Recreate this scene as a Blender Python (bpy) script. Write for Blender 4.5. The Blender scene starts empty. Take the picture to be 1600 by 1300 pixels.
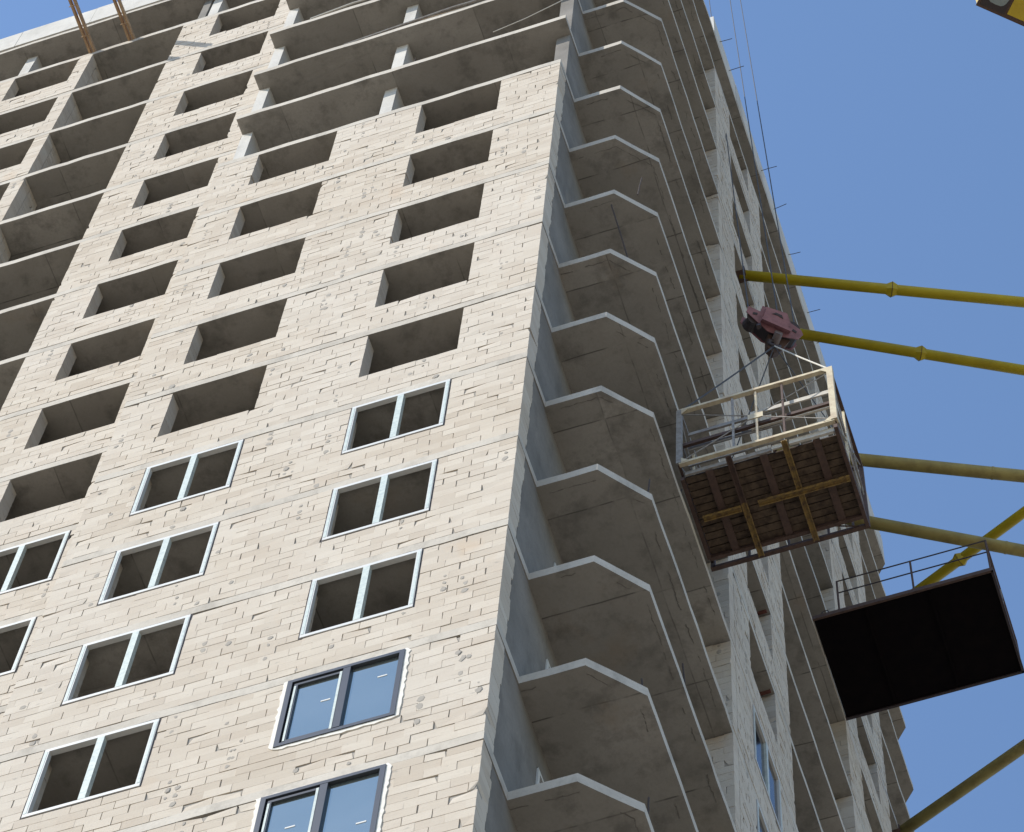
import bpy, math, random
from mathutils import Vector, Matrix
random.seed(7)
R = random.random
def U(a, b): return a + (b - a) * R()
sc = bpy.context.scene
col = sc.collection

# ------------------------------------------------------------------ camera
CAMLOC = Vector((8.0728, -17.7426, -55.8662))
RIGHT = Vector((0.94691, 0.31800, 0.04750))
DOWN = Vector((-0.27420, 0.87560, -0.39760))
FWD = Vector((-0.16800, 0.36350, 0.91630))
FWD.normalize(); RIGHT = (RIGHT - FWD * RIGHT.dot(FWD)).normalized(); DOWN = FWD.cross(RIGHT)
FPX = 5192.6
cam_d = bpy.data.cameras.new('camera')
cam = bpy.data.objects.new('camera', cam_d); col.objects.link(cam)
m = Matrix((RIGHT, -DOWN, -FWD)).transposed().to_4x4(); m.translation = CAMLOC
cam.matrix_world = m
cam_d.sensor_width = 36; cam_d.lens = FPX / 1600 * 36
cam_d.clip_start = 0.5; cam_d.clip_end = 20000
sc.camera = cam

def proj(p):
    q = Vector(p) - CAMLOC
    d = q.dot(FWD)
    return 800 + FPX * q.dot(RIGHT) / d, 650 + FPX * q.dot(DOWN) / d

# ------------------------------------------------------------------ light
SUN = Vector((-1.08, -1.0, 0)); SUN.normalize()
EL = math.radians(42)
SUN = Vector((SUN.x * math.cos(EL), SUN.y * math.cos(EL), math.sin(EL)))
w = bpy.data.worlds.new("World"); sc.world = w; w.use_nodes = True
nt = w.node_tree; nt.nodes.clear()
sky = nt.nodes.new('ShaderNodeTexSky'); sky.sky_type = 'NISHITA'; sky.sun_disc = False
sky.sun_elevation = EL; sky.sun_rotation = math.atan2(SUN.x, SUN.y) % (2 * math.pi)
sky.air_density = 1.25; sky.dust_density = 0.35; sky.ozone_density = 4.2; sky.altitude = 100
bg = nt.nodes.new('ShaderNodeBackground'); bg.inputs[1].default_value = 0.15
wo = nt.nodes.new('ShaderNodeOutputWorld')
nt.links.new(sky.outputs[0], bg.inputs[0]); nt.links.new(bg.outputs[0], wo.inputs[0])
sd = bpy.data.lights.new('sun', 'SUN'); sd.energy = 3.75; sd.angle = math.radians(0.5); sd.color = (1, 0.935, 0.84)
so = bpy.data.objects.new('sun', sd); col.objects.link(so)
so.rotation_euler = (-SUN).to_track_quat('-Z', 'Y').to_euler(); so.location = (-30, -30, 60)
sc.view_settings.view_transform = 'Standard'; sc.view_settings.look = 'None'
sc.view_settings.exposure = 0.55; sc.view_settings.gamma = 1
sc.view_settings.use_curve_mapping = False
sc.render.engine = 'CYCLES'
sc.cycles.max_bounces = 8; sc.cycles.diffuse_bounces = 5

# ------------------------------------------------------------------ materials
MATS = {}
def newmat(name):
    mt = bpy.data.materials.new(name); mt.use_nodes = True
    n = mt.node_tree; b = n.nodes['Principled BSDF']; MATS[name] = mt
    return mt, n, b
def nd(n, t, **k):
    x = n.nodes.new(t)
    for a, v in k.items(): setattr(x, a, v)
    return x
def mixc(n, fac, a, b, mode='MIX'):
    x = nd(n, 'ShaderNodeMix', data_type='RGBA', blend_type=mode)
    for s, v in ((0, fac), (6, a), (7, b)):
        if isinstance(v, bpy.types.NodeSocket): n.links.new(v, x.inputs[s])
        else: x.inputs[s].default_value = v if s == 0 else (*v, 1)
    return x.outputs[2]
def noise(n, vec, scale, detail=4, rough=.55):
    x = nd(n, 'ShaderNodeTexNoise'); x.inputs['Scale'].default_value = scale
    x.inputs['Detail'].default_value = detail; x.inputs['Roughness'].default_value = rough
    n.links.new(vec, x.inputs['Vector']); return x.outputs[0]
def ramp(n, src, p0, p1, c0=0., c1=1.):
    x = nd(n, 'ShaderNodeMapRange'); x.inputs[1].default_value = p0; x.inputs[2].default_value = p1
    x.inputs[3].default_value = c0; x.inputs[4].default_value = c1
    n.links.new(src, x.inputs[0]); return x.outputs[0]
def pos(n, scale=(1, 1, 1)):
    g = nd(n, 'ShaderNodeNewGeometry'); mp = nd(n, 'ShaderNodeMapping')
    mp.inputs['Scale'].default_value = scale
    n.links.new(g.outputs['Position'], mp.inputs['Vector']); return mp.outputs[0]
def bump(n, b, h, strength, dist):
    x = nd(n, 'ShaderNodeBump'); x.inputs['Strength'].default_value = strength; x.inputs['Distance'].default_value = dist
    n.links.new(h, x.inputs['Height']); n.links.new(x.outputs[0], b.inputs['Normal'])
def math_(n, op, a, b=None):
    x = nd(n, 'ShaderNodeMath', operation=op)
    for i, v in enumerate((a, b)):
        if v is None: continue
        if isinstance(v, bpy.types.NodeSocket): n.links.new(v, x.inputs[i])
        else: x.inputs[i].default_value = v
    return x.outputs[0]

def mat_block():
    mt, n, b = newmat('aerated_block')
    at = nd(n, 'ShaderNodeAttribute', attribute_name='tone')
    p = pos(n)
    c = mixc(n, at.outputs['Fac'], (0.465, 0.405, 0.33), (0.565, 0.51, 0.43))
    big = ramp(n, noise(n, p, .22, 3), .42, .62)
    c = mixc(n, math_(n, 'MULTIPLY', big, .32), c, (0.60, 0.565, 0.51))
    med = ramp(n, noise(n, p, 1.7, 5, .65), .45, .75)
    c = mixc(n, math_(n, 'MULTIPLY', med, .28), c, (0.45, 0.36, 0.28))
    # grey mortar smeared over the faces
    sm = ramp(n, noise(n, pos(n, (1, 1, 2.2)), 3.1, 4, .6), .66, .70)
    c = mixc(n, math_(n, 'MULTIPLY', sm, .55), c, (0.30, 0.28, 0.25))
    rust = ramp(n, noise(n, pos(n, (1, 1, .6)), .9, 3, .5), .66, .76)
    c = mixc(n, math_(n, 'MULTIPLY', rust, .35), c, (0.52, 0.36, 0.22))
    saw = noise(n, pos(n, (1, 1, 26)), 1.4, 3, .6)
    c = mixc(n, ramp(n, saw, .35, .75, 0, .16), c, (0.33, 0.28, 0.23))
    fine = noise(n, p, 38, 3, .7)
    c = mixc(n, ramp(n, fine, .5, .8, 0, .25), c, (0.35, 0.30, 0.25))
    n.links.new(c, b.inputs['Base Color']); b.inputs['Roughness'].default_value = .95
    b.inputs['Specular IOR Level'].default_value = .15
    bump(n, b, fine, .45, .012); return mt
def mat_conc(name, ca, cb, seams=False, dark=.5):
    mt, n, b = newmat(name)
    p = pos(n)
    c = mixc(n, ramp(n, noise(n, p, .8, 5, .6), .35, .68), ca, cb)
    if seams:
        # formwork sheets: joints and a tone for each sheet (cast into the concrete)
        dis = nd(n, 'ShaderNodeVectorMath', operation='MULTIPLY_ADD')
        nz = nd(n, 'ShaderNodeTexNoise'); nz.inputs['Scale'].default_value = 1.1
        n.links.new(p, nz.inputs['Vector']); n.links.new(nz.outputs['Color'], dis.inputs[0])
        dis.inputs[1].default_value = (.05, .05, 0); n.links.new(p, dis.inputs[2])
        g = nd(n, 'ShaderNodeSeparateXYZ'); n.links.new(dis.outputs[0], g.inputs[0])
        lev = math_(n, 'FLOOR', math_(n, 'DIVIDE', math_(n, 'ADD', g.outputs[2], 100.4), 3.0))
        wn = nd(n, 'ShaderNodeTexWhiteNoise', noise_dimensions='1D'); n.links.new(lev, wn.inputs['W'])
        sx = math_(n, 'DIVIDE', math_(n, 'ADD', g.outputs[0], math_(n, 'MULTIPLY', wn.outputs[0], 2.44)), 2.44)
        sy = math_(n, 'DIVIDE', math_(n, 'ADD', g.outputs[1], math_(n, 'MULTIPLY', wn.outputs[0], .35)), 1.6)
        def line(s, wd):
            f = math_(n, 'FRACT', s); d = math_(n, 'ABSOLUTE', math_(n, 'SUBTRACT', f, .5))
            return ramp(n, d, .5 - wd, .5 - wd * .3)
        ln = math_(n, 'MAXIMUM', math_(n, 'MULTIPLY', line(sx, .006), .7), line(sy, .010))
        cid = nd(n, 'ShaderNodeCombineXYZ')
        n.links.new(math_(n, 'FLOOR', sx), cid.inputs[0]); n.links.new(math_(n, 'FLOOR', sy), cid.inputs[1]); n.links.new(lev, cid.inputs[2])
        wn2 = nd(n, 'ShaderNodeTexWhiteNoise', noise_dimensions='3D'); n.links.new(cid.outputs[0], wn2.inputs['Vector'])
        c = mixc(n, math_(n, 'MULTIPLY', wn2.outputs[0], .45), c, tuple(x * .68 for x in ca))
        brk = ramp(n, noise(n, p, 2.3, 3), .38, .55)
        c = mixc(n, math_(n, 'MULTIPLY', math_(n, 'MULTIPLY', ln, brk), .75), c, (.06, .055, .05))
    st = ramp(n, noise(n, pos(n, (1, 1, .5)), 1.9, 6, .7), .50, .68)
    c = mixc(n, math_(n, 'MULTIPLY', st, dark), c, tuple(x * .42 for x in ca))
    rs = ramp(n, noise(n, pos(n, (.7, .7, .4)), 1.1, 4, .6), .62, .74)
    c = mixc(n, math_(n, 'MULTIPLY', rs, .30), c, (.26, .19, .12))
    fine = noise(n, p, 22, 4, .7)
    c = mixc(n, ramp(n, fine, .45, .8, 0, .3), c, tuple(x * .6 for x in ca))
    n.links.new(c, b.inputs['Base Color']); b.inputs['Roughness'].default_value = .92
    b.inputs['Specular IOR Level'].default_value = .2
    bump(n, b, noise(n, p, 9, 6, .7), .35, .015); return mt
def mat_plain(name, c0, c1, rough=.6, metal=0., scale=6., amt=.5, spec=.5, bmp=0):
    mt, n, b = newmat(name)
    p = pos(n)
    f = ramp(n, noise(n, p, scale, 5, .65), .42, .68, 0, amt)
    n.links.new(mixc(n, f, c0, c1), b.inputs['Base Color'])
    b.inputs['Roughness'].default_value = rough; b.inputs['Metallic'].default_value = metal
    b.inputs['Specular IOR Level'].default_value = spec
    if bmp: bump(n, b, noise(n, p, scale * 3, 4), bmp, .01)
    return mt
mat_block()
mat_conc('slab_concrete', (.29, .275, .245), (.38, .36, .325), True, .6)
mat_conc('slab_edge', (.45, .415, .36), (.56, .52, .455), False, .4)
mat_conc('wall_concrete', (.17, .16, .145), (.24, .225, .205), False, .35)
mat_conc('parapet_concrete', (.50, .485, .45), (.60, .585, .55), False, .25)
mat_plain('mortar', (.34, .315, .28), (.25, .23, .20), .95, scale=5, spec=.1)
mat_plain('mortar_patch', (.33, .305, .27), (.42, .39, .345), .95, scale=9, spec=.1)
mat_plain('white_frame', (.58, .585, .57), (.50, .53, .52), .45, scale=5)
mat_plain('film', (.54, .60, .555), (.36, .42, .42), .4, scale=14, amt=.8)
mat_plain('foam', (.70, .68, .62), (.60, .57, .50), .9, scale=9)
mat_plain('gap_dark', (.06, .055, .06), (.03, .03, .035), .9)
mat_plain('slate_frame', (.035, .042, .055), (.028, .034, .045), .4, scale=3)
mt, n, b = newmat('coated_glass')
n.links.new(mixc(n, ramp(n, noise(n, pos(n), .7, 2), .4, .6), (.45, .51, .47), (.41, .48, .45)), b.inputs['Base Color'])
b.inputs['Metallic'].default_value = .9; b.inputs['Roughness'].default_value = .03
mt, n, b = newmat('dark_glass')
b.inputs['Base Color'].default_value = (.02, .023, .028, 1); b.inputs['Roughness'].default_value = .08; b.inputs['Specular IOR Level'].default_value = .15
mat_plain('yellow_steel', (.40, .31, .012), (.27, .20, .012), .5, scale=1.6, amt=.6, spec=.25)
mat_plain('faded_yellow_steel', (.34, .28, .10), (.17, .13, .055), .6, scale=2.2, amt=.7, spec=.2)
mat_plain('tower_yellow', (.48, .35, .02), (.36, .25, .02), .4, scale=2)
mat_plain('pink_steel', (.25, .115, .13), (.15, .065, .075), .55, scale=7, amt=.8)
mat_plain('black_steel', (.03, .022, .025), (.05, .03, .03), .6, scale=8)
mat_plain('cream_paint', (.56, .49, .34), (.30, .20, .13), .6, scale=6, amt=.6)
mat_plain('grey_paint_and_shade', (.27, .255, .235), (.14, .11, .09), .6, scale=8, amt=.7)  # grey of rods and poles; also stands in for shade on the boards
mat_plain('rust_steel', (.085, .05, .038), (.05, .03, .025), .8, scale=9, amt=.9, bmp=.3)
mat_plain('ochre_steel', (.25, .16, .045), (.075, .045, .03), .7, scale=11, amt=.95, bmp=.3)
mat_plain('deck_wood', (.11, .08, .057), (.036, .026, .022), .9, scale=6, amt=.9, spec=.1)
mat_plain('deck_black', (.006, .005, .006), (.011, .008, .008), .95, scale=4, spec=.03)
mat_plain('sunlit_plank', (.52, .49, .43), (.34, .31, .27), .8, scale=9, amt=.7)  # board tone with the sunlight beyond the shadow line put into it
mat_plain('timber', (.42, .29, .17), (.26, .16, .09), .85, scale=5, amt=.8)
mat_plain('hub_steel', (.16, .13, .13), (.09, .07, .07), .6, scale=12)
mat_plain('rope', (.05, .05, .055), (.09, .09, .09), .7)
mat_plain('pale_rope', (.6, .58, .52), (.5, .48, .44), .7)
mat_plain('rebar_steel', (.05, .035, .03), (.035, .028, .025), .85, scale=20)
mat_plain('cab_glass', (.22, .26, .27), (.30, .34, .34), .15, scale=4)
mat_plain('red_tape', (.13, .045, .035), (.09, .035, .03), .8)
mat_plain('rubble', (.10, .085, .07), (.05, .04, .035), .9, scale=12)
mat_plain('ridge_concrete', (.16, .15, .135), (.23, .215, .19), .95, scale=9, spec=.1)
mat_plain('ground_dust', (.34, .29, .225), (.24, .21, .17), .95, scale=.08, amt=.9, spec=.1)

# ------------------------------------------------------------------ mesh helpers
OFF = {}
def tag(o, label=None, cat=None, group=None, kind=None):
    if label: o['label'] = label
    if cat: o['category'] = cat
    if group: o['group'] = group
    if kind: o['kind'] = kind
    return o
def empty(name, loc, label, cat, group=None):
    o = bpy.data.objects.new(name, None); col.objects.link(o); o.location = loc
    o.empty_display_size = .3
    OFF[o.name] = Vector(loc); return tag(o, label, cat, group)
class MB:
    def __init__(s): s.v = []; s.f = []; s.t = []; s.mi = []
    def add(s, vs, fs, tone=.5, mi=0):
        o = len(s.v); s.v += [tuple(x) for x in vs]
        s.f += [tuple(i + o for i in f) for f in fs]; s.t += [tone] * len(fs); s.mi += [mi] * len(fs)
    def box(s, x0, x1, y0, y1, z0, z1, tone=.5, j=0., mi=0):
        g = (lambda: U(-j, j)) if j else (lambda: 0)
        vs = [(x + g(), y + g(), z + g()) for z in (z0, z1) for y in (y0, y1) for x in (x0, x1)]
        s.add(vs, [(0, 2, 3, 1), (4, 5, 7, 6), (0, 1, 5, 4), (2, 6, 7, 3), (0, 4, 6, 2), (1, 3, 7, 5)], tone, mi)
    def bar(s, a, b, wd, hd=None, up=(0, 0, 1), ext=0., mi=0):
        a = Vector(a); b = Vector(b); hd = hd or wd
        d = (b - a).normalized(); a = a - d * ext; b = b + d * ext; up = Vector(up)
        if abs(d.dot(up)) > .98: up = Vector((0, 1, 0))
        sx = d.cross(up).normalized(); sy = sx.cross(d)
        vs = [p + sx * i * wd / 2 + sy * k * hd / 2 for p in (a, b) for i, k in ((-1, -1), (1, -1), (1, 1), (-1, 1))]
        s.add(vs, [(3, 2, 1, 0), (4, 5, 6, 7), (0, 1, 5, 4), (1, 2, 6, 5), (2, 3, 7, 6), (3, 0, 4, 7)], .5, mi)
    def tube(s, pts, r, n=8, cap=True):
        pts = [Vector(p) for p in pts]; rs = r if isinstance(r, (list, tuple)) else [r] * len(pts)
        o = len(s.v); d0 = (pts[1] - pts[0]).normalized()
        up = Vector((0, 0, 1)) if abs(d0.z) < .95 else Vector((0, 1, 0))
        for i, p in enumerate(pts):
            d = (pts[min(i + 1, len(pts) - 1)] - pts[max(i - 1, 0)]).normalized()
            a = d.cross(up).normalized(); c = a.cross(d)
            for k in range(n):
                t = 2 * math.pi * k / n
                s.v.append(tuple(p + (a * math.cos(t) + c * math.sin(t)) * rs[i]))
        for i in range(len(pts) - 1):
            for k in range(n):
                q = o + i * n; k2 = (k + 1) % n
                s.f.append((q + k, q + k2, q + n + k2, q + n + k)); s.t.append(.5); s.mi.append(0)
        if cap:
            s.f.append(tuple(o + k for k in range(n))[::-1]); s.f.append(tuple(o + (len(pts) - 1) * n + k for k in range(n)))
            s.t += [.5, .5]; s.mi += [0, 0]
    def prism(s, poly, z0, z1, miside=0, mitop=0):
        nn = len(poly)
        s.add([(x, y, z0) for x, y in poly] + [(x, y, z1) for x, y in poly],
              [(i, (i + 1) % nn, nn + (i + 1) % nn, nn + i) for i in range(nn)], .5, miside)
        o = len(s.v) - 2 * nn
        s.f += [tuple(o + i for i in range(nn))[::-1], tuple(o + nn + i for i in range(nn))]; s.t += [.5] * 2; s.mi += [mitop] * 2
    def build(s, name, mats, parent=None, smooth=False, **tags):
        root = parent
        while root is not None and root.parent is not None: root = root.parent
        off = OFF.get(root.name, Vector()) if root else Vector()
        me = bpy.data.meshes.new(name)
        me.from_pydata([(x - off.x, y - off.y, z - off.z) for x, y, z in s.v], [], s.f)
        for mm in (mats if isinstance(mats, (list, tuple)) else [mats]): me.materials.append(MATS[mm])
        a = me.attributes.new('tone', 'FLOAT', 'FACE'); a.data.foreach_set('value', s.t)
        me.polygons.foreach_set('material_index', s.mi)
        if smooth: me.polygons.foreach_set('use_smooth', [True] * len(s.f))
        me.update()
        o = bpy.data.objects.new(name, me); col.objects.link(o)
        if parent is not None: o.parent = parent
        return tag(o, **tags)

# ------------------------------------------------------------------ ground
g = MB(); g.add([(-6000, -6000, -57.6), (6000, -6000, -57.6), (6000, 6000, -57.6), (-6000, 6000, -57.6)], [(0, 1, 2, 3)])
g.build('ground', 'ground_dust', kind='structure')

# ------------------------------------------------------------------ the tower
T = empty('unfinished_tower', (-6, 10, -57.6), 'tall unfinished concrete and pale block apartment tower with open floors and chamfered balconies', 'building')
KT, KB = -6, 14            # roof slab index, lowest detailed slab index
XE, XC = 1.5445, 0.9246
LX = -19.5
def zt(k): return 6.26 - 3 * k
def zb(k): return 6.06 - 3 * k
def zf(k): return 3.26 - 3 * k     # floor of the storey below slab k

def jit_poly(pts, step=.45, j=.007):
    out = []
    for i, (x0, y0) in enumerate(pts):
        x1, y1 = pts[(i + 1) % len(pts)]
        L = math.hypot(x1 - x0, y1 - y0); nn = max(1, int(L / step)); nx, ny = -(y1 - y0) / L, (x1 - x0) / L
        for q in range(nn):
            t = q / nn; o = U(-j, j) if q else 0
            if q: t += U(-.2, .2) / nn
            out.append((x0 + (x1 - x0) * t + nx * o, y0 + (y1 - y0) * t + ny * o))
    return out
def slab_outline(k):
    b1 = .876 + U(-.03, .03); xp = XC + U(-.04, .04); yc = 1.53 + U(-.03, .03)
    return [(LX, .655), (-7.14, .655), (-7.14, 0), (.004, 0), (.004, b1), (xp, b1), (XE - .006, yc), (XE - .006, 21.0), (XC, 21.65), (0, 21.65), (0, 22.5), (LX, 22.5)]
for k in range(KT, KB + 1):
    mb = MB(); ol = jit_poly(slab_outline(k))
    j = .006
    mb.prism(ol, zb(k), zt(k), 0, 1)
    nn = len(ol)
    for i in range(nn):      # uneven cast lower and upper arris
        x, y, z = mb.v[i]; mb.v[i] = (x, y, z + U(-.006, .006)); x, y, z = mb.v[nn + i]; mb.v[nn + i] = (x, y, z + U(-.004, .012))
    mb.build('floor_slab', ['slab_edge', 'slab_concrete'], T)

# rough ridges left by the formwork, running parallel to the balcony edges
mb = MB()
for k in range(KT, KB):
    o = U(.10, .16); pts = [(.0, .876 + o), (XC - .05, .876 + o), (XE - o, 1.53 + .06)] + [(XE - o + U(-.02, .02), 1.6 + q * .45) for q in range(1, 9)]
    fine_ = []
    for (xa, ya), (xb, yb) in zip(pts, pts[1:]):
        for q in range(4): fine_.append((xa + (xb - xa) * q / 4 + U(-.008, .008), ya + (yb - ya) * q / 4 + U(-.008, .008)))
    on = R() < .5
    for a, b in zip(fine_, fine_[1:]):
        if R() < .35: on = not on
        if not on: continue
        n3 = 3; c0 = a; w0 = U(.004, .012)
        for q in range(n3):
            c1 = (a[0] + (b[0] - a[0]) * (q + 1) / n3 + U(-.012, .012), a[1] + (b[1] - a[1]) * (q + 1) / n3 + U(-.012, .012))
            mb.bar((*c0, zb(k) - .002), (*c1, zb(k) - .002), U(.003, .018), .006); c0 = c1
mb.build('formwork_ridges', 'ridge_concrete', T, kind='stuff')

# ---- block walls
cand = []     # (size in picture, box, tone)
def screen_area(p8):
    xs, ys = zip(*[proj(p) for p in p8])
    if max(xs) < 0 or min(xs) > 1600 or max(ys) < 0 or min(ys) > 1300: return 0
    return (max(xs) - min(xs)) * (max(ys) - min(ys)) * .5
core = MB(); patches = MB()
def wall(axis, plane, sgn, u0, u1, zlo, zhi, opens=(), depth=.30, ragged=0, endfull=(True, True), single=True, ncourse=14, patchy=1.0):
    """axis 'x': wall runs along x at y=plane; 'y': runs along y at x=plane. sgn = direction INTO the wall.
    opens: (a, b, z0, z1)."""
    ch = (zhi - zlo) / ncourse
    shift = U(0, .4); tg = U(.018, .045); bgap = U(.004, .022) if R() < .7 else .003; side = axis == 'y' and plane > 1
    lastoff = 0
    def put(a, b, z0, z1, d0, d1, tone, jj):
        if axis == 'x':
            ys = sorted((plane + sgn * d0, plane + sgn * d1)); bx = (a, b, ys[0], ys[1], z0, z1)
        else:
            xs = sorted((plane + sgn * d0, plane + sgn * d1)); bx = (xs[0], xs[1], a, b, z0, z1)
        p8 = [(x, y, z) for x in bx[:2] for y in bx[2:4] for z in bx[4:]]
        chip = (axis, sgn) if R() < .09 else None
        cand.append((screen_area(p8) if single else 0, bx, tone, jj, chip))
    for c in range(ncourse):
        z0 = zlo + c * ch; z1 = z0 + ch; zm = (z0 + z1) / 2
        cuts = sorted([(a, b) for a, b, q0, q1 in opens if q0 < zm < q1])
        segs = []; s = u0
        for a, b in cuts:
            if a > s + .01: segs.append((s, a))
            s = b
        if s < u1 - .01: segs.append((s, u1))
        off = (shift + (c % 2) * .2 + U(-.045, .045)) % .4
        bed = .0035 if R() < .7 else U(.006, .013)
        for a, b in segs:
            e = [a]; q = math.floor((a - off) / .4) * .4 + off
            while q < b:
                qq = q + U(-.018, .018)
                if R() < .06: qq += U(-.1, .1)
                if qq > e[-1] + .09 and qq < b - .09: e.append(qq)
                q += .4
            e.append(b)
            for i in range(len(e) - 1):
                gp = .001 if R() < .66 else U(.003, .013)
                if side: gp = .002 if R() < .4 else U(.006, .022)
                A, B = e[i], e[i + 1]
                la, lb = i == 0, i == len(e) - 2
                full = (la and (a > u0 + .01 or endfull[0])) or (lb and (b < u1 - .01 or endfull[1]))
                dd = depth if full else .12
                if ragged and lb and b > u1 - .01: dd = ragged + (.025 if (c // 3) % 2 else 0) + U(-.022, .022)
                d0 = U(-.0025, .0025) + (U(0, .009) if R() < .08 else 0)
                put(A + (0 if la else gp), B - (0 if lb else gp), z0 + (0 if c else bgap), z1 - bed - (tg * U(.5, 1.1) if c == ncourse - 1 else 0), d0, dd, R() ** .8, .0022)
        # mortar patches
        for a, b in segs:
            if R() < .22 * patchy * (b - a):
                cu = U(a + .1, b - .1) if b - a > .25 else (a + b) / 2
                for rep in range(random.choice((1, 1, 2, 3))):
                    cz = zm + rep * ch * random.choice((-1, 1)) * 1.0
                    if not (zlo + .05 < cz < zhi - .05): continue
                    if any(x0 - .08 < cu < x1 + .08 and q0 - .08 < cz < q1 + .08 for x0, x1, q0, q1 in opens): continue
                    n6 = 7; rr = U(.03, .08); ring = []
                    for t in range(n6):
                        an = 2 * math.pi * t / n6; r2 = rr * U(.65, 1.2)
                        ring.append((cu + r2 * math.cos(an) * .8, cz + r2 * math.sin(an) * 1.2))
                    def P(u, z, d): return (u, plane + sgn * d, z) if axis == 'x' else (plane + sgn * d, u, z)
                    vs = [P(u, z, .004) for u, z in ring] + [P(cu + (u - cu) * .75, cz + (z - cz) * .75, -.0045) for u, z in ring]
                    fs = [(t, (t + 1) % n6, n6 + (t + 1) % n6, n6 + t) for t in range(n6)] + [tuple(range(n6, 2 * n6))]
                    if (axis == 'x') == (sgn < 0): fs = [f[::-1] for f in fs]
                    patches.add(vs, fs)
    # mortar core, recessed behind the block faces
    zs = sorted({zlo, zhi, *[q for o in opens for q in o[2:]]}); ee = .03
    for z0, z1 in zip(zs, zs[1:]):
        zm = (z0 + z1) / 2; cuts = sorted([(a, b) for a, b, q0, q1 in opens if q0 < zm < q1]); s = u0; segs = []
        for a, b in cuts:
            if a > s + .01: segs.append((s, a))
            s = b
        if s < u1 - .01: segs.append((s, u1))
        for a, b in segs:
            lo = min(plane + sgn * .016, plane + sgn * (depth - .02)); hi = max(plane + sgn * .016, plane + sgn * (depth - .02))
            a2 = a + .02; b2 = b - .02
            # keep the sill's top course whole
            top = z1 - (.02 if any(abs(z1 - o[2]) < .01 for o in opens) else 0) - (.05 if z1 == zhi else 0)
            if axis == 'x': core.box(a2, b2, lo, hi, z0 + (.03 if z0 == zlo else .001), top)
            else: core.box(lo, hi, a2, b2, z0 + (.03 if z0 == zlo else .001), top)

WH = 9 * .2
C1 = (-2.855, -1.206); C2 = (-6.266, -4.608); C3 = (-9.43, -7.77); C4 = (-14.75, -13.05)
for k in range(KT, KB):
    top, bot = zb(k), zf(k)
    s0 = top - WH
    if k >= 0:
        wall('x', 0, 1, -7.14, 0, bot, top, [(C2[0], C2[1], s0, top + .1), (C1[0], C1[1], s0, top + .1)], .28, ragged=.34)
        core_x = MB()
    if k >= -5:
        wall('x', .65, 1, -10.33, -7.16 if k >= 0 else -7.14, bot, top, [(C3[0], C3[1], s0, top + .1)], .28, patchy=.7)
        wall('x', .65, 1, LX, -12.70, bot, top, [(C4[0], C4[1], s0, top + .1)], .28, patchy=.5)
        wall('y', -12.70, -1, .94, 1.34, bot, top, [], .30, patchy=0)
        wall('x', 2.6, 1, -12.72, -10.3, bot, top, [], .2, single=False, patchy=0)
        # projecting volumes on the side facade
        wall('y', XE, -1, 5.84, 9.2, bot, top, [(6.74, 8.25, s0, top + .1)], .28)
        wall('x', 5.56, 1, .02, XE, bot, top, [], .26, endfull=(True, True), patchy=.6)
        wall('y', XE, -1, 14.2, 17.62, bot, top, [(15.02, 16.72, s0, top + .1)], .28, patchy=.6)
        wall('x', 13.92, 1, .02, XE, bot, top, [], .26, patchy=.6)
cand.sort(key=lambda c: -c[0])
singles, rest = cand[:300], cand[300:]
def block(mb, bx, tone, jj, chip):
    mb.box(*bx, tone=tone, j=jj)
    if not chip: return
    ax, sg = chip; o = len(mb.v) - 8; zi = random.choice((0, 1)); ui = random.choice((0, 1)); fi = 0 if sg > 0 else 1
    i = o + zi * 4 + (fi * 2 + ui if ax == 'x' else ui * 2 + fi)
    v = list(mb.v[i]); q = 0 if ax == 'x' else 1
    v[q] += U(.015, .055) * (1 if ui == 0 else -1); v[2] += U(.01, .05) * (1 if zi == 0 else -1); v[1 - q] += sg * .01
    mb.v[i] = tuple(v)
for a, bx, tone, jj, chip in singles:
    if a <= 0: rest.append((a, bx, tone, jj, chip)); continue
    mb = MB(); block(mb, bx, tone, jj, chip); mb.build('brick', 'aerated_block', T)
mb = MB()
for a, bx, tone, jj, chip in rest: block(mb, bx, tone, jj, chip)
mb.build('brick_courses', 'aerated_block', T, kind='stuff')
core.build('mortar_core', 'mortar', T, kind='stuff')
patches.build('mortar_patches', 'mortar_patch', T, kind='stuff')

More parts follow.
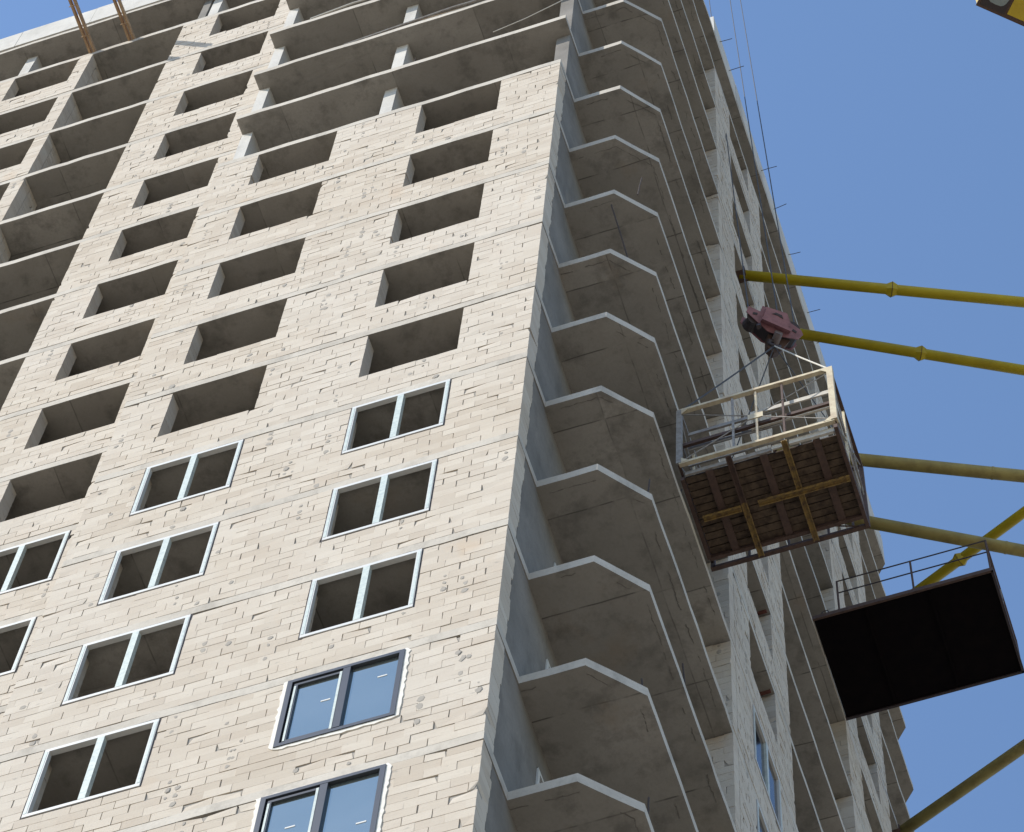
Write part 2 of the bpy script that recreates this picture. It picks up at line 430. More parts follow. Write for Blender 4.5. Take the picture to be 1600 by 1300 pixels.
# ---- concrete shear walls, columns and interior walls
for k in range(KT, KB):
    top, bot = zb(k), zf(k)
    y0 = .36
    mb = MB()
    for a, b_, q in ((y0, 1.78, 0), (2.72, 5.56, 0), (5.56, 10.6, 0), (11.6, 13.92, 0), (13.92, 19, 0), (20, 22.4, 0)):
        mb.box(-.30, -.012 + U(-.003, .003), a, b_, bot, top)
    for a, b_ in ((1.78, 2.72), (10.6, 11.6), (19, 20)): mb.box(-.30, -.012, a, b_, bot + 2.15, top)
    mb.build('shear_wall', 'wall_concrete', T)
    mb = MB()
    mb.box(LX, -.31, 5.0, 5.2, bot, top)
    mb.box(-7.3, -7.1, .95, 5.0, bot, top); mb.box(-3.62, -3.46, .95, 5.0, bot, top)
    mb.box(-10.30, -10.1, .95, 5.0, bot, top); mb.box(-13.02, -12.75, 1.38, 5.0, bot, top)
    mb.box(LX, LX + .2, .95, 22.3, bot, top); mb.box(-12.6, -10.4, 2.85, 2.95, bot, top)
    mb.build('inner_wall', 'wall_concrete', T)
    if k < 0:
        for x0, x1, yy in ((-7.14, -6.90, .35), (-4.0, -3.74, .35)) if k > KT else ((-7.3, -7.05, .9), (-4.0, -3.74, .9)):
            mb = MB(); mb.box(x0, x1, yy, yy + .95, bot, top, j=.004); mb.build('column', 'parapet_concrete', T)
        # beam dropping from the slab over each column line
    if k == KT:
        for x0 in (-15.12, -10.06):
            mb = MB(); mb.box(x0, x0 + .26, .98, 1.75, bot, top, j=.004); mb.build('column', 'parapet_concrete', T)
    # white door frames in the balcony wall
    mb = MB()
    for ya, yb in ((1.78, 2.72), (10.6, 11.6)):
        mb.box(-.05, .012, ya, ya + .07, bot, bot + 2.1); mb.box(-.05, .012, yb - .07, yb, bot, bot + 2.1); mb.box(-.05, .012, ya + .071, yb - .071, bot + 2.03, bot + 2.1)
    mb.build('door_frame', 'white_frame', T)

# ---- parapet
def panel(a, b):
    mb = MB(); mb.box(a[0], b[0], a[1], b[1], a[2], b[2], j=.004); mb.build('parapet_panel', 'parapet_concrete', T)
y = 5.6
while y < 20.9:
    y2 = min(y + 1.9, 21.0); panel((XE - .18, y + .008, zt(KT) + .004), (XE, y2 - .008, 25.50 + U(-.015, .015))); y = y2
x = LX
while x < -7.2:
    x2 = min(x + 2.05, -7.14); panel((x + .008, .62, zt(KT) + .004), (x2 - .008, .80, 25.52 + U(-.015, .015))); x = x2
panel((-7.13, -.03, zt(KT) + .004), (-.2, .15, 25.5))

# steel brackets that anchor the crane ties to the floor edges
for (x, y, z) in ((1.5, 7.55, 12.16), (1.5, 9.0, 12.16), (1.5, 16.71, 12.16), (1.5, 9.2, 6.16), (1.5, 10.55, 6.16), (1.5, 18.55, 6.16)):
    m2 = MB(); m2.box(XE - .30, XE + .03, y - .15, y + .15, z - .11, z + .09, j=.004)
    m2.build('anchor_bracket', 'rust_steel', T)

# ---- windows
def win_common(axis, plane, sgn, a, b, z0, z1):
    def B(mb, u0, u1, d0, d1, q0, q1):
        lo, hi = sorted((plane + sgn * d0, plane + sgn * d1))
        if axis == 'x': mb.box(u0, u1, lo, hi, q0, q1)
        else: mb.box(lo, hi, u0, u1, q0, q1)
    return B
def ring(B, mb, a, b, z0, z1, wd, d0, d1):
    B(mb, a, b, d0, d1, z0, z0 + wd); B(mb, a, b, d0, d1, z1 - wd, z1)
    B(mb, a, a + wd, d0, d1, z0 + wd, z1 - wd); B(mb, b - wd, b, d0, d1, z0 + wd, z1 - wd)
def window(axis, plane, sgn, a, b, z0, z1, style):
    B = win_common(axis, plane, sgn, a, b, z0, z1)
    mid = (a + b) / 2 + (.0 if style != 'glazed' else .02)
    if style in ('frame', 'frame_glass'):
        mb = MB(); ring(B, mb, a + .026, b - .026, z0 + .022, z1 - .022, .068, -.012, .065)
        fr = mb.build('window_frame', 'white_frame', T)
        mb = MB(); B(mb, mid - .05, mid + .05, -.014, .066, z0 + .095, z1 - .095); mb.build('mullion', 'film', fr)
        mb = MB()    # protective film still on the uprights
        for u in (a + .036, b - .075):
            mb = MB(); B(mb, u, u + .04, -.016, -.0125, z0 + .1, z1 - .1); mb.build('protective_film', 'film', fr)
        mb = MB(); ring(B, mb, a + .002, b - .002, z0 + .002, z1 - .002, .022, .004, .05); mb.build('frame_gap_ring', 'gap_dark', fr)  # dark ring filling the gap round the frame
        if style == 'frame_glass':
            for u0, u1 in ((a + .095, mid - .052), (mid + .052, b - .095)):
                mb = MB(); B(mb, u0, u1, .03, .04, z0 + .095, z1 - .095); mb.build('pane', 'dark_glass', fr)
    else:
        mb = MB()
        cyc = []; L1 = b - a; L2 = z1 - z0; NN = 96
        for i in range(NN):
            t = i / NN * 2 * (L1 + L2)
            if t < L1: u, z, ou, oz = a + t, z0, 0, -1
            elif t < L1 + L2: u, z, ou, oz = b, z0 + t - L1, 1, 0
            elif t < 2 * L1 + L2: u, z, ou, oz = b - (t - L1 - L2), z1, 0, 1
            else: u, z, ou, oz = a, z1 - (t - 2 * L1 - L2), -1, 0
            if i in (0,) or abs(t - L1) < 1e-6: ou = oz = 0
            e = U(.03, .06) if oz <= 0 else U(.006, .025)
            cyc.append(((u - ou * .05, z - oz * .05), (u + ou * e, z + oz * e)))
        def PP(u, z, d): return (u, plane + sgn * d, z) if axis == 'x' else (plane + sgn * d, u, z)
        vs = [PP(*q[0], -.016) for q in cyc] + [PP(*q[1], -.010 - U(0, .006)) for q in cyc] + [PP(*q[1], .01) for q in cyc]
        mb.add(vs, [(i, (i + 1) % NN, NN + (i + 1) % NN, NN + i) for i in range(NN)] + [(NN + i, NN + (i + 1) % NN, 2 * NN + (i + 1) % NN, 2 * NN + i) for i in range(NN)])
        fr = None
        m2 = MB(); ring(B, m2, a + .02, b - .02, z0 + .02, z1 - .02, .07, -.03, .07)
        fr = m2.build('window_frame', 'slate_frame', T)
        mb.build('frame_gap_ring', 'foam', fr)
        m2 = MB(); B(m2, mid - .05, mid + .05, -.032, .07, z0 + .105, z1 - .105); m2.build('mullion', 'slate_frame', fr)
        # opening sash on the left
        sa, sb = a + .105, mid - .05
        m2 = MB(); ring(B, m2, sa + .012, sb - .004, z0 + .115, z1 - .125, .05, -.012, .06); m2.build('sash', 'slate_frame', fr)
        m2 = MB(); B(m2, sa + .016, sa + .045, -.018, -.0135, z0 + .14, z1 - .2); m2.build('protective_film', 'film', fr)
        m2 = MB(); B(m2, sb - .05, sb - .016, -.018, -.0135, z0 + .13, z1 - .14); m2.build('protective_film', 'film', fr)
        for i, (u0, u1) in enumerate(((sa + .06, sb - .05), (mid + .05, b - .105))):
            m2 = MB(); B(m2, u0, u1, .02, .03, z0 + .105, z1 - .105); m2.build('pane', 'coated_glass', fr)
            uc = u0 + (u1 - u0) * U(.3, .7); zc = z0 + (z1 - z0) * U(.3, .8)
            m2 = MB(); B(m2, uc, uc + .13, .015, .019, zc, zc + .03); m2.build('sticker', 'white_frame', fr)
for k in range(5, KB):
    top = zb(k); s0 = top - WH
    st = 'glazed' if k >= 8 else 'frame'
    window('x', 0, 1, C1[0], C1[1], s0, top - .004, st)
    window('x', 0, 1, C2[0], C2[1], s0, top - .004, 'frame')
    window('x', .65, 1, C3[0], C3[1], s0, top - .004, 'frame')
    window('x', .65, 1, C4[0], C4[1], s0, top - .004, 'frame')
    window('y', XE, -1, 6.74, 8.25, s0, top - .004, 'frame_glass')

# ---- lower storeys of the tower, below the picture
mb = MB(); z0, z1 = -57.6, zb(KB) - .01
for k in range(KB, 21):
    q0, q1 = max(zf(k), -57.59), zb(k); 
    if q1 <= q0: continue
    mb.box(LX, -.02, .66, .9, q0, q0 + 1.0); 
    for a, b_ in ((LX, C4[0]), (C4[1], C3[0]), (C3[1], C2[0]), (C2[1], C1[0]), (C1[1], -.02)): mb.box(a, b_, .66, .9, q0 + 1.0, q1)
    mb.box(-.25, -.012, .9, 22.4, q0, q1); mb.box(LX, -.3, 22.2, 22.4, q0, q1); mb.box(LX, LX + .2, .95, 22.1, q0, q1)
mb.build('lower_walls', 'aerated_block', T)
for k in range(KB + 1, 22):
    if zb(k) < -57.5: continue
    m2 = MB(); m2.prism(slab_outline(k), zb(k), zt(k), 0, 1); m2.build('floor_slab', ['slab_edge', 'slab_concrete'], T)

# ---- reinforcing bars left sticking out
def rebar(a, b, r=.009):
    m2 = MB(); mid = (Vector(a) + Vector(b)) / 2 + Vector((U(-.01, .01), U(-.01, .01), U(-.01, .01)))
    m2.tube([a, mid, b], r, 5); m2.build('rebar', 'rebar_steel', T)
for yy in (6.1, 6.9, 9.7, 10.8, 12.1, 13.8, 14.7): rebar((XE - .05, yy, 24.85), (XE + U(.3, .42), yy + U(-.05, .05), 24.88))
for k, dx, dy, h in ((2, -.15, -.5, .95), (4, -.02, .05, .5), (6, -.03, .02, .8), (8, .02, .1, .6), (9, .0, .35, .9), (9, .0, .5, .7), (7, 0, 1.9, 1.3), (5, 0, 1.5, .5)):
    x = XE - .09 + min(dx, 0); yy = 1.6 + dy
    rebar((x, yy, zt(k) - .02), (x + U(-.06, .06), yy + U(-.05, .05), zt(k) + h), .012)
rebar((1.15, 1.30, zt(3)), (.86, .98, zt(3) + 2.5), .013)

# red tape at the far balcony soffits
for (yy, k) in ((8.2, 3), (8.2, 4), (5.5, 9)):
    m2 = MB(); m2.box(XE - .5, XE - .05, yy - .05, yy + .0, zb(k) - .05, zb(k) - .004); m2.build('red_edge_strip', 'red_tape', T)

# ------------------------------------------------------------------ loading platform hung from the crane
P1 = empty('loading_platform', (2.85, 3.6, -8.6), 'rusty loading platform with boarded underside and tall cream railing cage, hanging from the crane hook', 'platform')
zd = -8.56; X0, X1, Y0, Y1 = 1.6, 4.13, 2.68, 4.48; ZR = -6.28; ZL = -8.36
# deck planks
n_ = 11
for i in range(n_):
    ya = 2.86 + (4.26 - 2.86) * i / n_; yb = 2.86 + (4.26 - 2.86) * (i + 1) / n_
    for xa, xb in ((X0 + .03, 2.38), (2.38, 3.30), (3.30, X1 - .03)):
        m2 = MB(); m2.box(xa + .008, xb - .008, ya + .006, yb - U(.006, .016), zd + .05 + U(0, .012), zd + .09, j=.003)
        m2.build('plank', 'deck_wood', P1)
m2 = MB(); m2.box(X0 + .04, X1 - .04, 2.87, 4.25, zd + .095, zd + .11); m2.build('gap_light_stop', 'black_steel', P1)  # added backing that stops light showing through the plank gaps
for x in (1.98, 2.86, 3.72):
    m2 = MB(); m2.box(x, x + .12, 2.82, 4.3, zd + .0, zd + .045, j=.003); m2.build('joist', 'rust_steel', P1)
def channel(a, b, mat, wd=.08):
    m2 = MB(); a = Vector(a); b = Vector(b); d = (b - a).normalized(); s = d.cross(Vector((0, 0, 1))) * wd / 2
    m2.bar(a, b, wd, .012); m2.bar(a + s + Vector((0, 0, -.02)), b + s + Vector((0, 0, -.02)), .014, .05); m2.bar(a - s + Vector((0, 0, -.02)), b - s + Vector((0, 0, -.02)), .014, .05)
    return m2.build('channel_beam', mat, P1)
channel((2.40, 2.66, zd - .03), (2.40, 3.5, zd - .03), 'rust_steel'); channel((2.40, 3.5, zd - .03), (2.40, 4.46, zd - .03), 'ochre_steel')
channel((3.30, 2.66, zd - .03), (3.30, 4.46, zd - .03), 'ochre_steel')
channel((1.72, 3.56, zd - .06), (2.34, 3.56, zd - .06), 'ochre_steel'); channel((2.62, 3.56, zd - .06), (4.1, 3.56, zd - .06), 'ochre_steel')
for a, b in (((X0, Y0 + .16, zd + .02), (X0, Y1 - .2, zd + .02)), ((X1, Y0, zd + .02), (X1, Y1, zd + .02)), ((X0, 4.29, zd + .03), (X1, 4.29, zd + .03))):
    m2 = MB(); m2.bar(a, b, .06, .12); m2.build('edge_beam', 'rust_steel', P1)
m2 = MB(); m2.bar((X0, Y1, zd + .03), (X1, Y1, zd + .03), .07, .07); m2.build('edge_beam', 'rust_steel', P1)
# toe board along the near edge, its sunlit and shaded parts told apart by colour
m2 = MB(); m2.box(3.36, 4.08, 2.76, 2.80, zd + .02, zd + .17, j=.004); m2.build('toe_board', 'sunlit_plank', P1)
m2 = MB(); m2.box(3.08, 3.26, 2.77, 2.80, zd + .02, zd + .15, j=.004); m2.build('toe_board', 'sunlit_plank', P1)
m2 = MB(); m2.box(1.66, 3.06, 2.79, 2.83, zd + .02, zd + .13, j=.004); m2.build('toe_board', 'grey_paint_and_shade', P1)
def post(a, b, wd, mat, name='post'):
    m2 = MB(); m2.bar(a, b, wd); return m2.build(name, mat, P1)
# near frame
post((X0, Y0, ZL), (X0, Y0, ZR), .085, 'grey_paint_and_shade'); post((X1, Y0, ZL), (X1, Y0, ZR), .10, 'cream_paint')
post((X0, Y0, ZR), (X1, Y0, ZR), .07, 'cream_paint', 'top_rail'); post((X0, Y0, ZL), (X1, Y0, ZL), .07, 'cream_paint', 'bottom_rail')
for x, mm in ((2.49, 'grey_paint_and_shade'), (2.88, 'cream_paint'), (3.32, 'rust_steel')): post((x, Y0 + .01, ZL), (x, Y0 + .01, ZR), .035, mm)
c0 = Vector((2.86, Y0 - .01, (ZR + ZL) / 2))
for p in ((X0, Y0, ZR - .1), (X1, Y0, ZR - .1), (X0, Y0, ZL + .08), (X1, Y0, ZL + .08)):
    m2 = MB(); m2.tube([c0, p], .011, 6); m2.build('brace_rod', 'grey_paint_and_shade', P1)
m2 = MB(); m2.box(2.74, 2.99, Y0 - .02, Y0 + .0, c0.z - .09, c0.z + .09); m2.build('gusset_plate', 'cream_paint', P1)
for x, z, sx, sz in ((X0, ZR, 1, -1), (X1, ZR, -1, -1), (X0, ZL, 1, 1), (X1, ZL, -1, 1)):
    m2 = MB(); vs = [(x, Y0 - .04, z), (x + sx * .17, Y0 - .04, z), (x, Y0 - .04, z + sz * .22)]
    m2.add(vs + [(a, b + .012, c) for a, b, c in vs], [(0, 1, 2), (5, 4, 3), (0, 3, 4, 1), (1, 4, 5, 2), (2, 5, 3, 0)]); m2.build('gusset_plate', 'cream_paint', P1)
m2 = MB(); m2.bar((X0, Y0 + .10, c0.z - .12), (X1, Y0 + .10, c0.z - .08), .05, .09); m2.build('mid_rail', 'rust_steel', P1)
# guard boards behind the near frame; left shade and right sunlight are coloured in
for z, xa in ((-6.95, 1.7), (-7.52, 1.7), (-8.14, 1.7)):
    m2 = MB(); m2.box(xa, 3.25, Y0 + .16, Y0 + .19, z, z + .12, j=.005); m2.build('guard_board', 'grey_paint_and_shade', P1)
    m2 = MB(); m2.box(2.75, X1 - .05, Y0 + .12, Y0 + .15, z + .03, z + .15, j=.005); m2.build('guard_board', 'sunlit_plank', P1)
# ends and far side
for x, mm in ((X0, 'grey_paint_and_shade'), (X1, 'rust_steel')):
    post((x, Y0, ZR), (x, Y1, ZR), .06, mm, 'top_rail'); post((x, Y1, zd), (x, Y1, ZR), .07, 'rust_steel')
    post((x, Y0, ZL), (x, Y1, ZL), .045, 'rust_steel', 'bottom_rail')
    post((x, Y0, (ZL + ZR) / 2), (x, Y1, (ZL + ZR) / 2), .03, 'grey_paint_and_shade', 'mid_rail')
    post((x, 3.45, ZL), (x, 3.45, ZR), .04, 'cream_paint')
    m2 = MB(); m2.tube([(x, Y0, ZR), (x, Y1, ZL)], .011, 6); m2.build('brace_rod', 'grey_paint_and_shade', P1)
    m2 = MB(); m2.tube([(x, 3.45, ZR), (x, Y1, ZR - 1.2)], .011, 6); m2.build('brace_rod', 'grey_paint_and_shade', P1)
    m2 = MB(); m2.tube([(x, Y0, ZL), (x, Y1, ZR)], .011, 6); m2.build('brace_rod', 'grey_paint_and_shade', P1)
post((X0, Y1, ZR), (X1, Y1, ZR), .06, 'rust_steel', 'top_rail')
for x in (2.2, 2.85, 3.5, 3.9): post((x, Y1, zd), (x, Y1, ZR), .035, 'rust_steel')
post((X0, Y1, -7.3), (X1, Y1, -7.3), .04, 'rust_steel', 'mid_rail')
m2 = MB(); m2.tube([(X0, 4.3, zd), (X0 + .5, Y1, -8.1)], .011, 6); m2.build('brace_rod', 'rust_steel', P1)
m2 = MB(); m2.tube([(X1, Y1, zd), (X1 - .7, 4.3, zd + .1)], .014, 6); m2.build('brace_rod', 'rust_steel', P1)

# ------------------------------------------------------------------ hook block, slings, hoist ropes
HB = Vector((3.03, 3.60, -2.2))
HK = empty('hook_block', HB, 'faded pink crane hook block above the loading platform', 'crane hook')
ux = Vector((.80, .60, 0)); uy = Vector((.60, -.80, 0)); uz = Vector((0, 0, 1))
TH = math.radians(34); pc = uz * .34
uyt = uy * math.cos(TH) - uz * math.sin(TH); uzt = uz * math.cos(TH) + uy * math.sin(TH)
def plate(pts, y0, y1, name, mat, parent=None):
    m2 = MB(); nn = len(pts)
    vs = [HB + pc + ux * a + uzt * (b - .40) * .80 + uyt * y for y in (y0, y1) for a, b in pts]
    m2.add(vs, [tuple(range(nn)), tuple(range(nn, 2 * nn))[::-1]] + [(i, nn + i, nn + (i + 1) % nn, (i + 1) % nn) for i in range(nn)])
    return m2.build(name, mat, parent or HK)
side = [(-.60, .62), (-.58, .78), (-.36, .74), (-.34, .90), (.12, .90), (.20, .70), (.42, .60), (.47, .50), (.40, .34), (.10, .28), (-.16, .30), (-.36, .44)]
for y in (.17, -.19): plate(side, y, y + .02, 'side_plate', 'pink_steel')
plate([(-.30, .52), (.16, .46), (.20, .62), (.10, .84), (-.28, .84)], .20, .27, 'sheave_cover', 'pink_steel')
plate([(-.32, .46), (.22, .38), (.24, .44), (-.32, .52)], .20, .31, 'rim_plate', 'pink_steel')
plate([(-.16, .70), (-.10, .76), (.02, .74), (.05, .66), (-.06, .70)], .271, .279, 'slot', 'black_steel')
plate([(-.48, .60), (-.40, .62), (-.40, .67), (-.48, .66)], .192, .199, 'slot', 'black_steel')
plate([(.26, .50), (.34, .47), (.35, .52), (.27, .56)], .192, .199, 'slot', 'black_steel')
plate([(-.50, .58), (.40, .42), (.36, .36), (.10, .30), (-.14, .32), (-.36, .47)], -.16, .16, 'under_plate', 'black_steel')
m2 = MB()
for a in (-.42, -.1, .26):
    c = HB + pc + ux * a + uzt * .16; m2.tube([c - uyt * .15, c - uyt * .05, c + uyt * .05, c + uyt * .15], [.15, .12, .12, .15], 14)
m2.build('sheaves', 'black_steel', HK)
m2 = MB(); m2.bar(HB + ux * -.30 + uz * .40 + uy * .1, HB + ux * -.36 + uz * -.02 + uy * .2, .07); m2.build('lever_arm', 'black_steel', HK)
plate([(-.12, .34), (.30, .38), (.16, -.02), (.06, -.12), (-.08, -.02)], -.09, .09, 'hook_cheek', 'rust_steel')
m2 = MB(); c = HB + uz * .13 + ux * .03; m2.tube([c - uy * .14, c + uy * .17], .075, 14); m2.build('swivel_pin', 'hub_steel', HK)
m2 = MB(); pts = []
for i in range(15):
    t = math.radians(100 + i * 20); pts.append(HB + ux * (.11 * math.cos(t)) + uz * (-.03 + .11 * math.sin(t)) )
m2.tube(pts, [.035] * 12 + [.03, .02, .01], 8); m2.build('hook', 'black_steel', HK, smooth=True)
SB = HB + uz * -.14
for i, (p, lab, mm, r) in enumerate((((X0, Y0, ZR), 'taut dark sling from the hook to the near left corner of the cage', 'rope', .014), ((X1, Y0, ZR), 'pale sling from the hook to the lit top corner of the cage', 'pale_rope', .014),
    ((X1, Y1, ZR), 'thin dark sling from the hook down to the far right corner of the cage', 'rope', .010), ((X0 + .02, Y1, ZR), 'thin dark sling from the hook down to the far left corner of the cage', 'rope', .012))):
    m2 = MB(); m2.tube([SB, SB.lerp(Vector(p), .5) + Vector((0, 0, -.02)), p], r, 6)
    o = m2.build('sling', mm); tag(o, lab, 'sling', 'slings holding the loading platform')
for (a, top, lab) in ((-.50, (-.05, 10.8, 46), 'leftmost steel hoist rope running up from the pink hook block'), (.06, (.55, 11.15, 46), 'middle steel hoist rope running up from the pink hook block'), (.36, (.86, 11.25, 46), 'rightmost steel hoist rope running up from the pink hook block')):
    a0 = HB + pc + ux * a + uzt * .24; tp = Vector(top); tp2 = a0 + (tp - a0) * 1.25
    m2 = MB(); m2.tube([a0, tp2], .012, 6); o = m2.build('hoist_rope', 'rope'); tag(o, lab, 'rope', 'hoist ropes of the crane')

# ------------------------------------------------------------------ second platform, cantilevered from slab 1
P2 = empty('landing_platform', (3.3, 12.8, 3.26), 'black steel landing platform with thin pipe railing jutting from the tower below the hanging one', 'platform')
px0, px1, py0, py1, pz = XE + .01, 5.2, 11.66, 14.0, 3.22
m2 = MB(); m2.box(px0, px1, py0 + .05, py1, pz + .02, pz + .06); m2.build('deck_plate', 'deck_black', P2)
for a, b in (((px0, py0, pz + .04), (px1, py0, pz + .04)), ((px0, py1, pz + .04), (px1, py1, pz + .04)), ((px1, py0, pz + .04), (px1, py1, pz + .04))):
    m2 = MB(); m2.bar(a, b, .05, .13, ext=.02); m2.build('edge_beam', 'rust_steel' if a[1] == py0 and b[1] == py0 else 'black_steel', P2)
for x in (2.6, 3.9):
    m2 = MB(); m2.bar((x, py0 + .1, pz - .01), (x, py1 - .1, pz - .01), .06, .03); m2.build('joist', 'deck_black', P2)
for i, x in enumerate((2.09, 3.62, 5.18)):
    m2 = MB(); m2.tube([(x, py0, pz + .1), (x, py0, pz + 1.38)], .022, 6); m2.build('post', 'rust_steel', P2)
for z in (.86, 1.38):
    m2 = MB(); m2.tube([(2.09, py0, pz + z), (5.18, py0, pz + z)], .016, 6); m2.build('rail', 'black_steel', P2)
    m2 = MB(); m2.tube([(5.18, py0, pz + z), (5.18, py1, pz + z)], .018, 6); m2.build('rail', 'rust_steel', P2)
m2 = MB(); m2.tube([(5.18, py1, pz + .1), (5.18, py1, pz + 1.38)], .022, 6); m2.build('post', 'rust_steel', P2)
m2 = MB(); m2.tube([(5.18, 12.8, pz + .1), (5.18, 12.8, pz + 1.38)], .018, 6); m2.build('post', 'grey_paint_and_shade', P2)
m2 = MB(); pts = [(1.8 + .07 * math.cos(t), py0, pz + .17 + .07 * math.sin(t)) for t in [i * math.pi / 5 for i in range(11)]]; m2.tube(pts, .01, 5); m2.build('lifting_eye', 'black_steel', P2)

# ------------------------------------------------------------------ tie struts to the tower crane
def strut(a, b, mat, lab, knuckle=None, r=.118):
    a = Vector(a); b = Vector(b); o = empty('tie_strut', a, lab, 'crane tie', 'yellow tubular ties holding the tower crane to the tower')
    m2 = MB(); m2.tube([a, b], r, 18); m2.build('tube', mat, o, smooth=True)
    d = (b - a).normalized()
    if knuckle:
        c = a + (b - a) * knuckle
        m2 = MB(); m2.tube([c - d * .13, c - d * .02, c + d * .02, c + d * .13], [r * 1.02, r * 1.55, r * 1.55, r * 1.02], 6); m2.build('flange', mat, o)
        m2 = MB(); m2.tube([c - d * .006, c + d * .006], r * 1.62, 6); m2.build('gasket', 'rust_steel', o)
    else:
        c = a.lerp(b, .45); m2 = MB(); m2.tube([c - d * .02, c + d * .02], r * 1.06, 18); m2.build('weld_collar', mat, o)
    m2 = MB(); m2.bar(a - d * .22, a + d * .05, .16, .10); m2.build('end_lug', 'rust_steel', o)
def kn(a, b, px):   # fraction along a-b at which the knuckle shows
    a = Vector(a); b = Vector(b); lo, hi = 0., 1.
    for _ in range(40):
        mm = (lo + hi) / 2
        if proj(a.lerp(b, mm))[0] < px: lo = mm
        else: hi = mm
    return lo
zu = 12.16; zl_ = 6.16
S1 = ((1.42, 7.54, zu), (11.55, 11.93, zu)); S2 = ((1.75, 8.99, zu), (11.2, 13.90, zu)); S5 = ((1.60, 16.71, zu), (11.6, 12.47, zu))
strut(*S1, 'yellow_steel', 'bright yellow tube, topmost of the ties, entering a window opening above the pink hook block', kn(*S1, 1393))
strut(*S2, 'yellow_steel', 'bright yellow tube emerging from behind the pink hook block', kn(*S2, 1438))
strut(*S5, 'yellow_steel', 'bright yellow diagonal tube passing behind the railing of the black landing platform', kn(*S5, 1500))
def ext(p, q, x0, x1):
    f = lambda x: (x, p[1] + (q[1] - p[1]) * (x - p[0]) / (q[0] - p[0]), zl_)
    return f(x0), f(x1)
S3 = ext((3.18, 9.91), (6.235, 11.25), 1.60, 10.6); S4 = ext((3.0, 11.34), (5.795, 12.88), 1.60, 10.2); S6 = ext((1.60, 18.55), (4.60, 17.31), 1.56, 11.2)
strut(*S3, 'faded_yellow_steel', 'faded yellow tube reaching right from behind the middle of the rusty cage', r=.132)
strut(*S4, 'faded_yellow_steel', 'faded yellow tube reaching right from the bottom right corner of the rusty cage', r=.132)
strut(*S6, 'faded_yellow_steel', 'faded yellow diagonal tube below the black landing platform at the bottom right', r=.132)

# tower crane mast, right of the picture, and its cab
MX, MY = 12.4, 13.2
CR = empty('tower_crane', (MX, MY, -57.6), 'yellow tower crane whose cab shows in the upper right corner of the sky', 'crane')
h = .9
mb = MB()
for sx in (-1, 1):
    for sy in (-1, 1): mb.bar((MX + sx * h, MY + sy * h, -57.6), (MX + sx * h, MY + sy * h, 50), .16)
z = -57.0
while z < 49:
    for a, b in (((-1, -1), (1, -1)), ((1, -1), (1, 1)), ((1, 1), (-1, 1)), ((-1, 1), (-1, -1))):
        mb.bar((MX + a[0] * h, MY + a[1] * h, z), (MX + b[0] * h, MY + b[1] * h, z), .07)
        mb.bar((MX + a[0] * h, MY + a[1] * h, z), (MX + b[0] * h, MY + b[1] * h, z + 1.9), .06)
    z += 2
mb.build('mast', 'tower_yellow', CR)
for zc in (zu, zl_):
    mb = MB()
    for a, b in (((-1, -1), (1, -1)), ((1, -1), (1, 1)), ((1, 1), (-1, 1)), ((-1, 1), (-1, -1))):
        mb.bar((MX + a[0] * 1.1, MY + a[1] * 1.1, zc), (MX + b[0] * 1.1, MY + b[1] * 1.1, zc), .2, .3)
    if zc == zl_: mb.bar((10.6, 13.0, zc), (10.6, 15.2, zc), .2, .3); mb.bar((10.6, 13.1, zc), (11.3, 13.1, zc), .2, .3); mb.bar((10.6, 14.6, zc), (11.3, 14.0, zc), .2, .3)
    mb.build('tie_collar', 'tower_yellow', CR)
ca = Vector((7.91, 13.35, 45.0)); cu = Vector((1.21, 1.09, 0)).normalized(); cv = Vector((-cu.y, cu.x, 0)); cw = Vector((0, 0, 1))
def cbox(a0, a1, b0, b1, c0, c1, name, mat, parent):
    m2 = MB(); vs = [ca + cu * a + cv * b + cw * c for c in (c0, c1) for b in (b0, b1) for a in (a0, a1)]
    m2.add(vs, [(0, 2, 3, 1), (4, 5, 7, 6), (0, 1, 5, 4), (2, 6, 7, 3), (0, 4, 6, 2), (1, 3, 7, 5)]); return m2.build(name, mat, parent)
cab = cbox(0, 3.2, -2.8, 0, .05, 2.1, 'cab', 'tower_yellow', CR)
cbox(-.03, 3.22, -2.83, .03, 0, .05, 'floor_frame', 'rust_steel', cab)
cbox(.98, 3.16, -2.7, -.12, -.012, -.001, 'floor_panel', 'tower_yellow', cab)
cbox(.06, .9, -1.45, -.06, -.012, -.001, 'window_surround', 'black_steel', cab)
m2 = MB(); nn = 20; ring_ = []
for i in range(nn):
    t = 2 * math.pi * i / nn; c_, s_ = math.cos(t), math.sin(t)
    ring_.append((.50 + .34 * math.copysign(abs(c_) ** .55, c_), -.85 + .6 * math.copysign(abs(s_) ** .55, s_)))
m2.add([ca + cu * a + cv * c + cw * -.03 for a, c in ring_] + [ca + cu * a + cv * c + cw * -.013 for a, c in ring_],
       [tuple(range(nn))] + [(i, nn + i, nn + (i + 1) % nn, (i + 1) % nn) for i in range(nn)])
m2.build('floor_window', 'cab_glass', cab)
cbox(3.2, 6.5, -1.6, -1.0, .3, .7, 'cab_bracket', 'tower_yellow', CR)

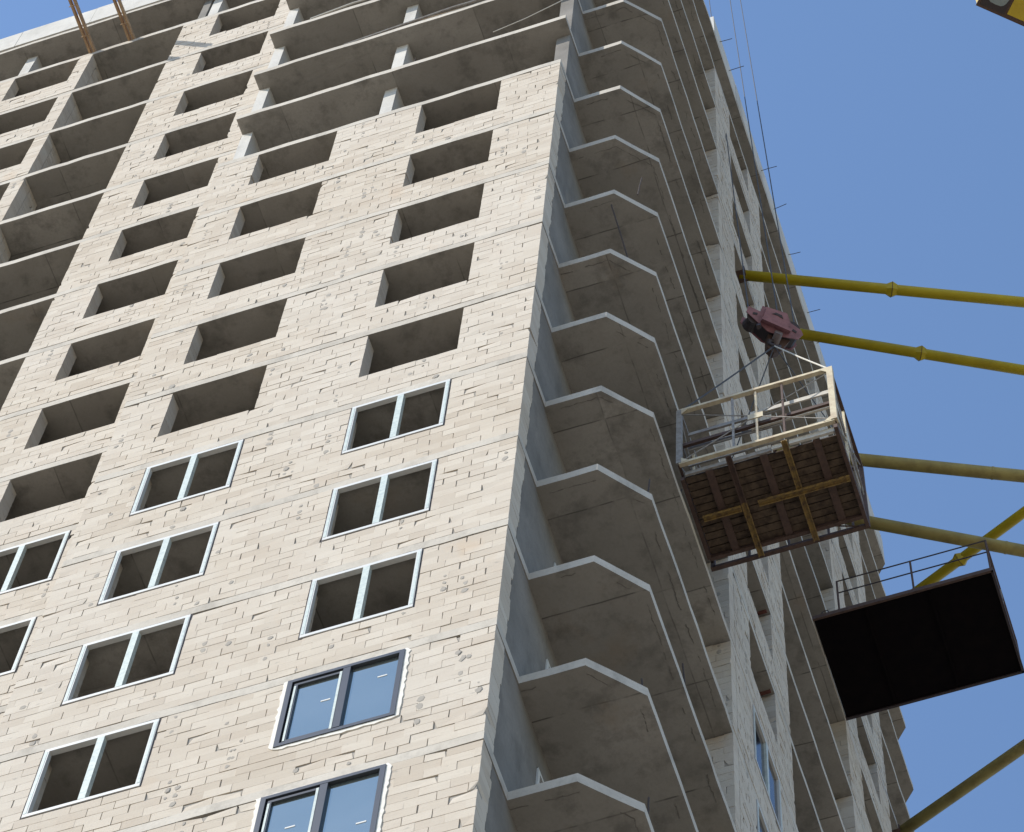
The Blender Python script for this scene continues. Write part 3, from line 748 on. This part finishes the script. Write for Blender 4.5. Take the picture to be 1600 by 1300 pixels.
# ------------------------------------------------------------------ timber outriggers and loose things on the open floors
for (x, yo, lab) in ((-12.77, -.95, 'left one of the two timber beams jutting out from the top open floor'), (-11.74, -.7, 'right one of the two timber beams jutting out from the top open floor')):
    zb_ = zt(-5) + .06
    tb = empty('timber_outrigger', (x, .6, zb_), lab, 'timber beam', 'timber outriggers on the top floor')
    for s in (-.055, .055):
        m2 = MB(); m2.bar((x + s, 2.6, zb_), (x + s + .01, yo - .9, zb_ + .05), .05, .16); m2.build('plank', 'timber', tb)
    m2 = MB()
    for yy in (.2, -.6): m2.bar((x, yy, zb_ - .09), (x, yy + .02, zb_ - .085), .2, .02)
    m2.build('cleat', 'timber', tb)
def tube_thing(name, pts, r, mat, lab, cat, group=None, n=6):
    m2 = MB(); m2.tube(pts, r, n); o = m2.build(name, mat); return tag(o, lab, cat, group)
z2, z3, z1_ = zt(-2) + .03, zt(-3) + .03, zt(-1) + .03
tube_thing('pole', [(-5.1, .02, z2), (-2.6, -.05, z2 + .04), (-.9, -.03, z2 + .02)], .03, 'grey_paint_and_shade', 'long grey pole lying along the edge of the third open floor', 'pole', 'poles on the open floors')
tube_thing('pole', [(-4.2, .0, z2 + .02), (-3.3, .04, z2 + .12), (-1.5, .12, z2 + .25)], .028, 'timber', 'brownish pole lying tilted over the grey pole on the open floor', 'pole', 'poles on the open floors')
tube_thing('pole', [(-6.2, .0, z3), (-5.2, -.03, z3 + .1), (-4.3, .0, z3 + .18)], .024, 'pale_rope', 'pale thin pole lying on the slab edge near the top of the picture', 'pole', 'poles on the open floors')
tube_thing('safety_rope', [(-1.6, .04, z1_ + .5), (-.9, .0, z1_ + .62), (-.2, -.04, z1_ + .9), (.9, -.1, z1_ + 1.6)], .010, 'pale_rope', 'thin pale rope stretched past the corner column above the block wall', 'rope')
def heap(name, c, s, mat, lab, cat):
    m2 = MB()
    for i in range(9):
        a = U(.25, .6) * s; x, y_, z = c[0] + U(-s, s), c[1] + U(0, s * .8), c[2]
        m2.box(x - a / 2, x + a / 2, y_ - a / 3, y_ + a / 3, z, z + a * U(.4, 1.1), j=a * .15)
    o = m2.build(name, mat); return tag(o, lab, cat)
heap('rubble_heap', (-12.0, .74, zt(-5)), .17, 'rubble', 'small dark heap of rubble between the timber beams', 'rubble')
heap('rubble_heap', (-10.95, .72, zt(-5)), .13, 'mortar_patch', 'small grey heap of rubble right of the timber beams on the top floor', 'rubble')
heap('rubble_heap', (-.75, .12, zt(0)), .13, 'rubble', 'little heap of debris on the wall top left of the corner column', 'rubble')
tube_thing('upright_rod', [(-3.3, .06, zt(-1)), (-3.28, .04, zt(-1) + .4)], .008, 'rebar_steel', 'short thin rod standing on the second open floor edge', 'rod')

for i, (x, y, k, lab) in enumerate(((-5.6, .12, -1, 'small stack of pale blocks near the left end of the lowest open floor'), (-2.3, .15, -2, 'small stack of pale blocks right of the middle column on the second open floor'), (-.9, .1, -3, 'small stack of pale blocks near the corner on the upper open floor'))):
    e = empty('block_stack', (x, y, zt(k)), lab, 'block stack', 'blocks left on the open floors')
    for q in range(3):
        m2 = MB(); m2.box(x + q * .02, x + .4 + q * .02, y, y + .2, zt(k) + .004 + q * .15, zt(k) + .148 + q * .15, tone=R(), j=.004); m2.build('brick', 'aerated_block', e)
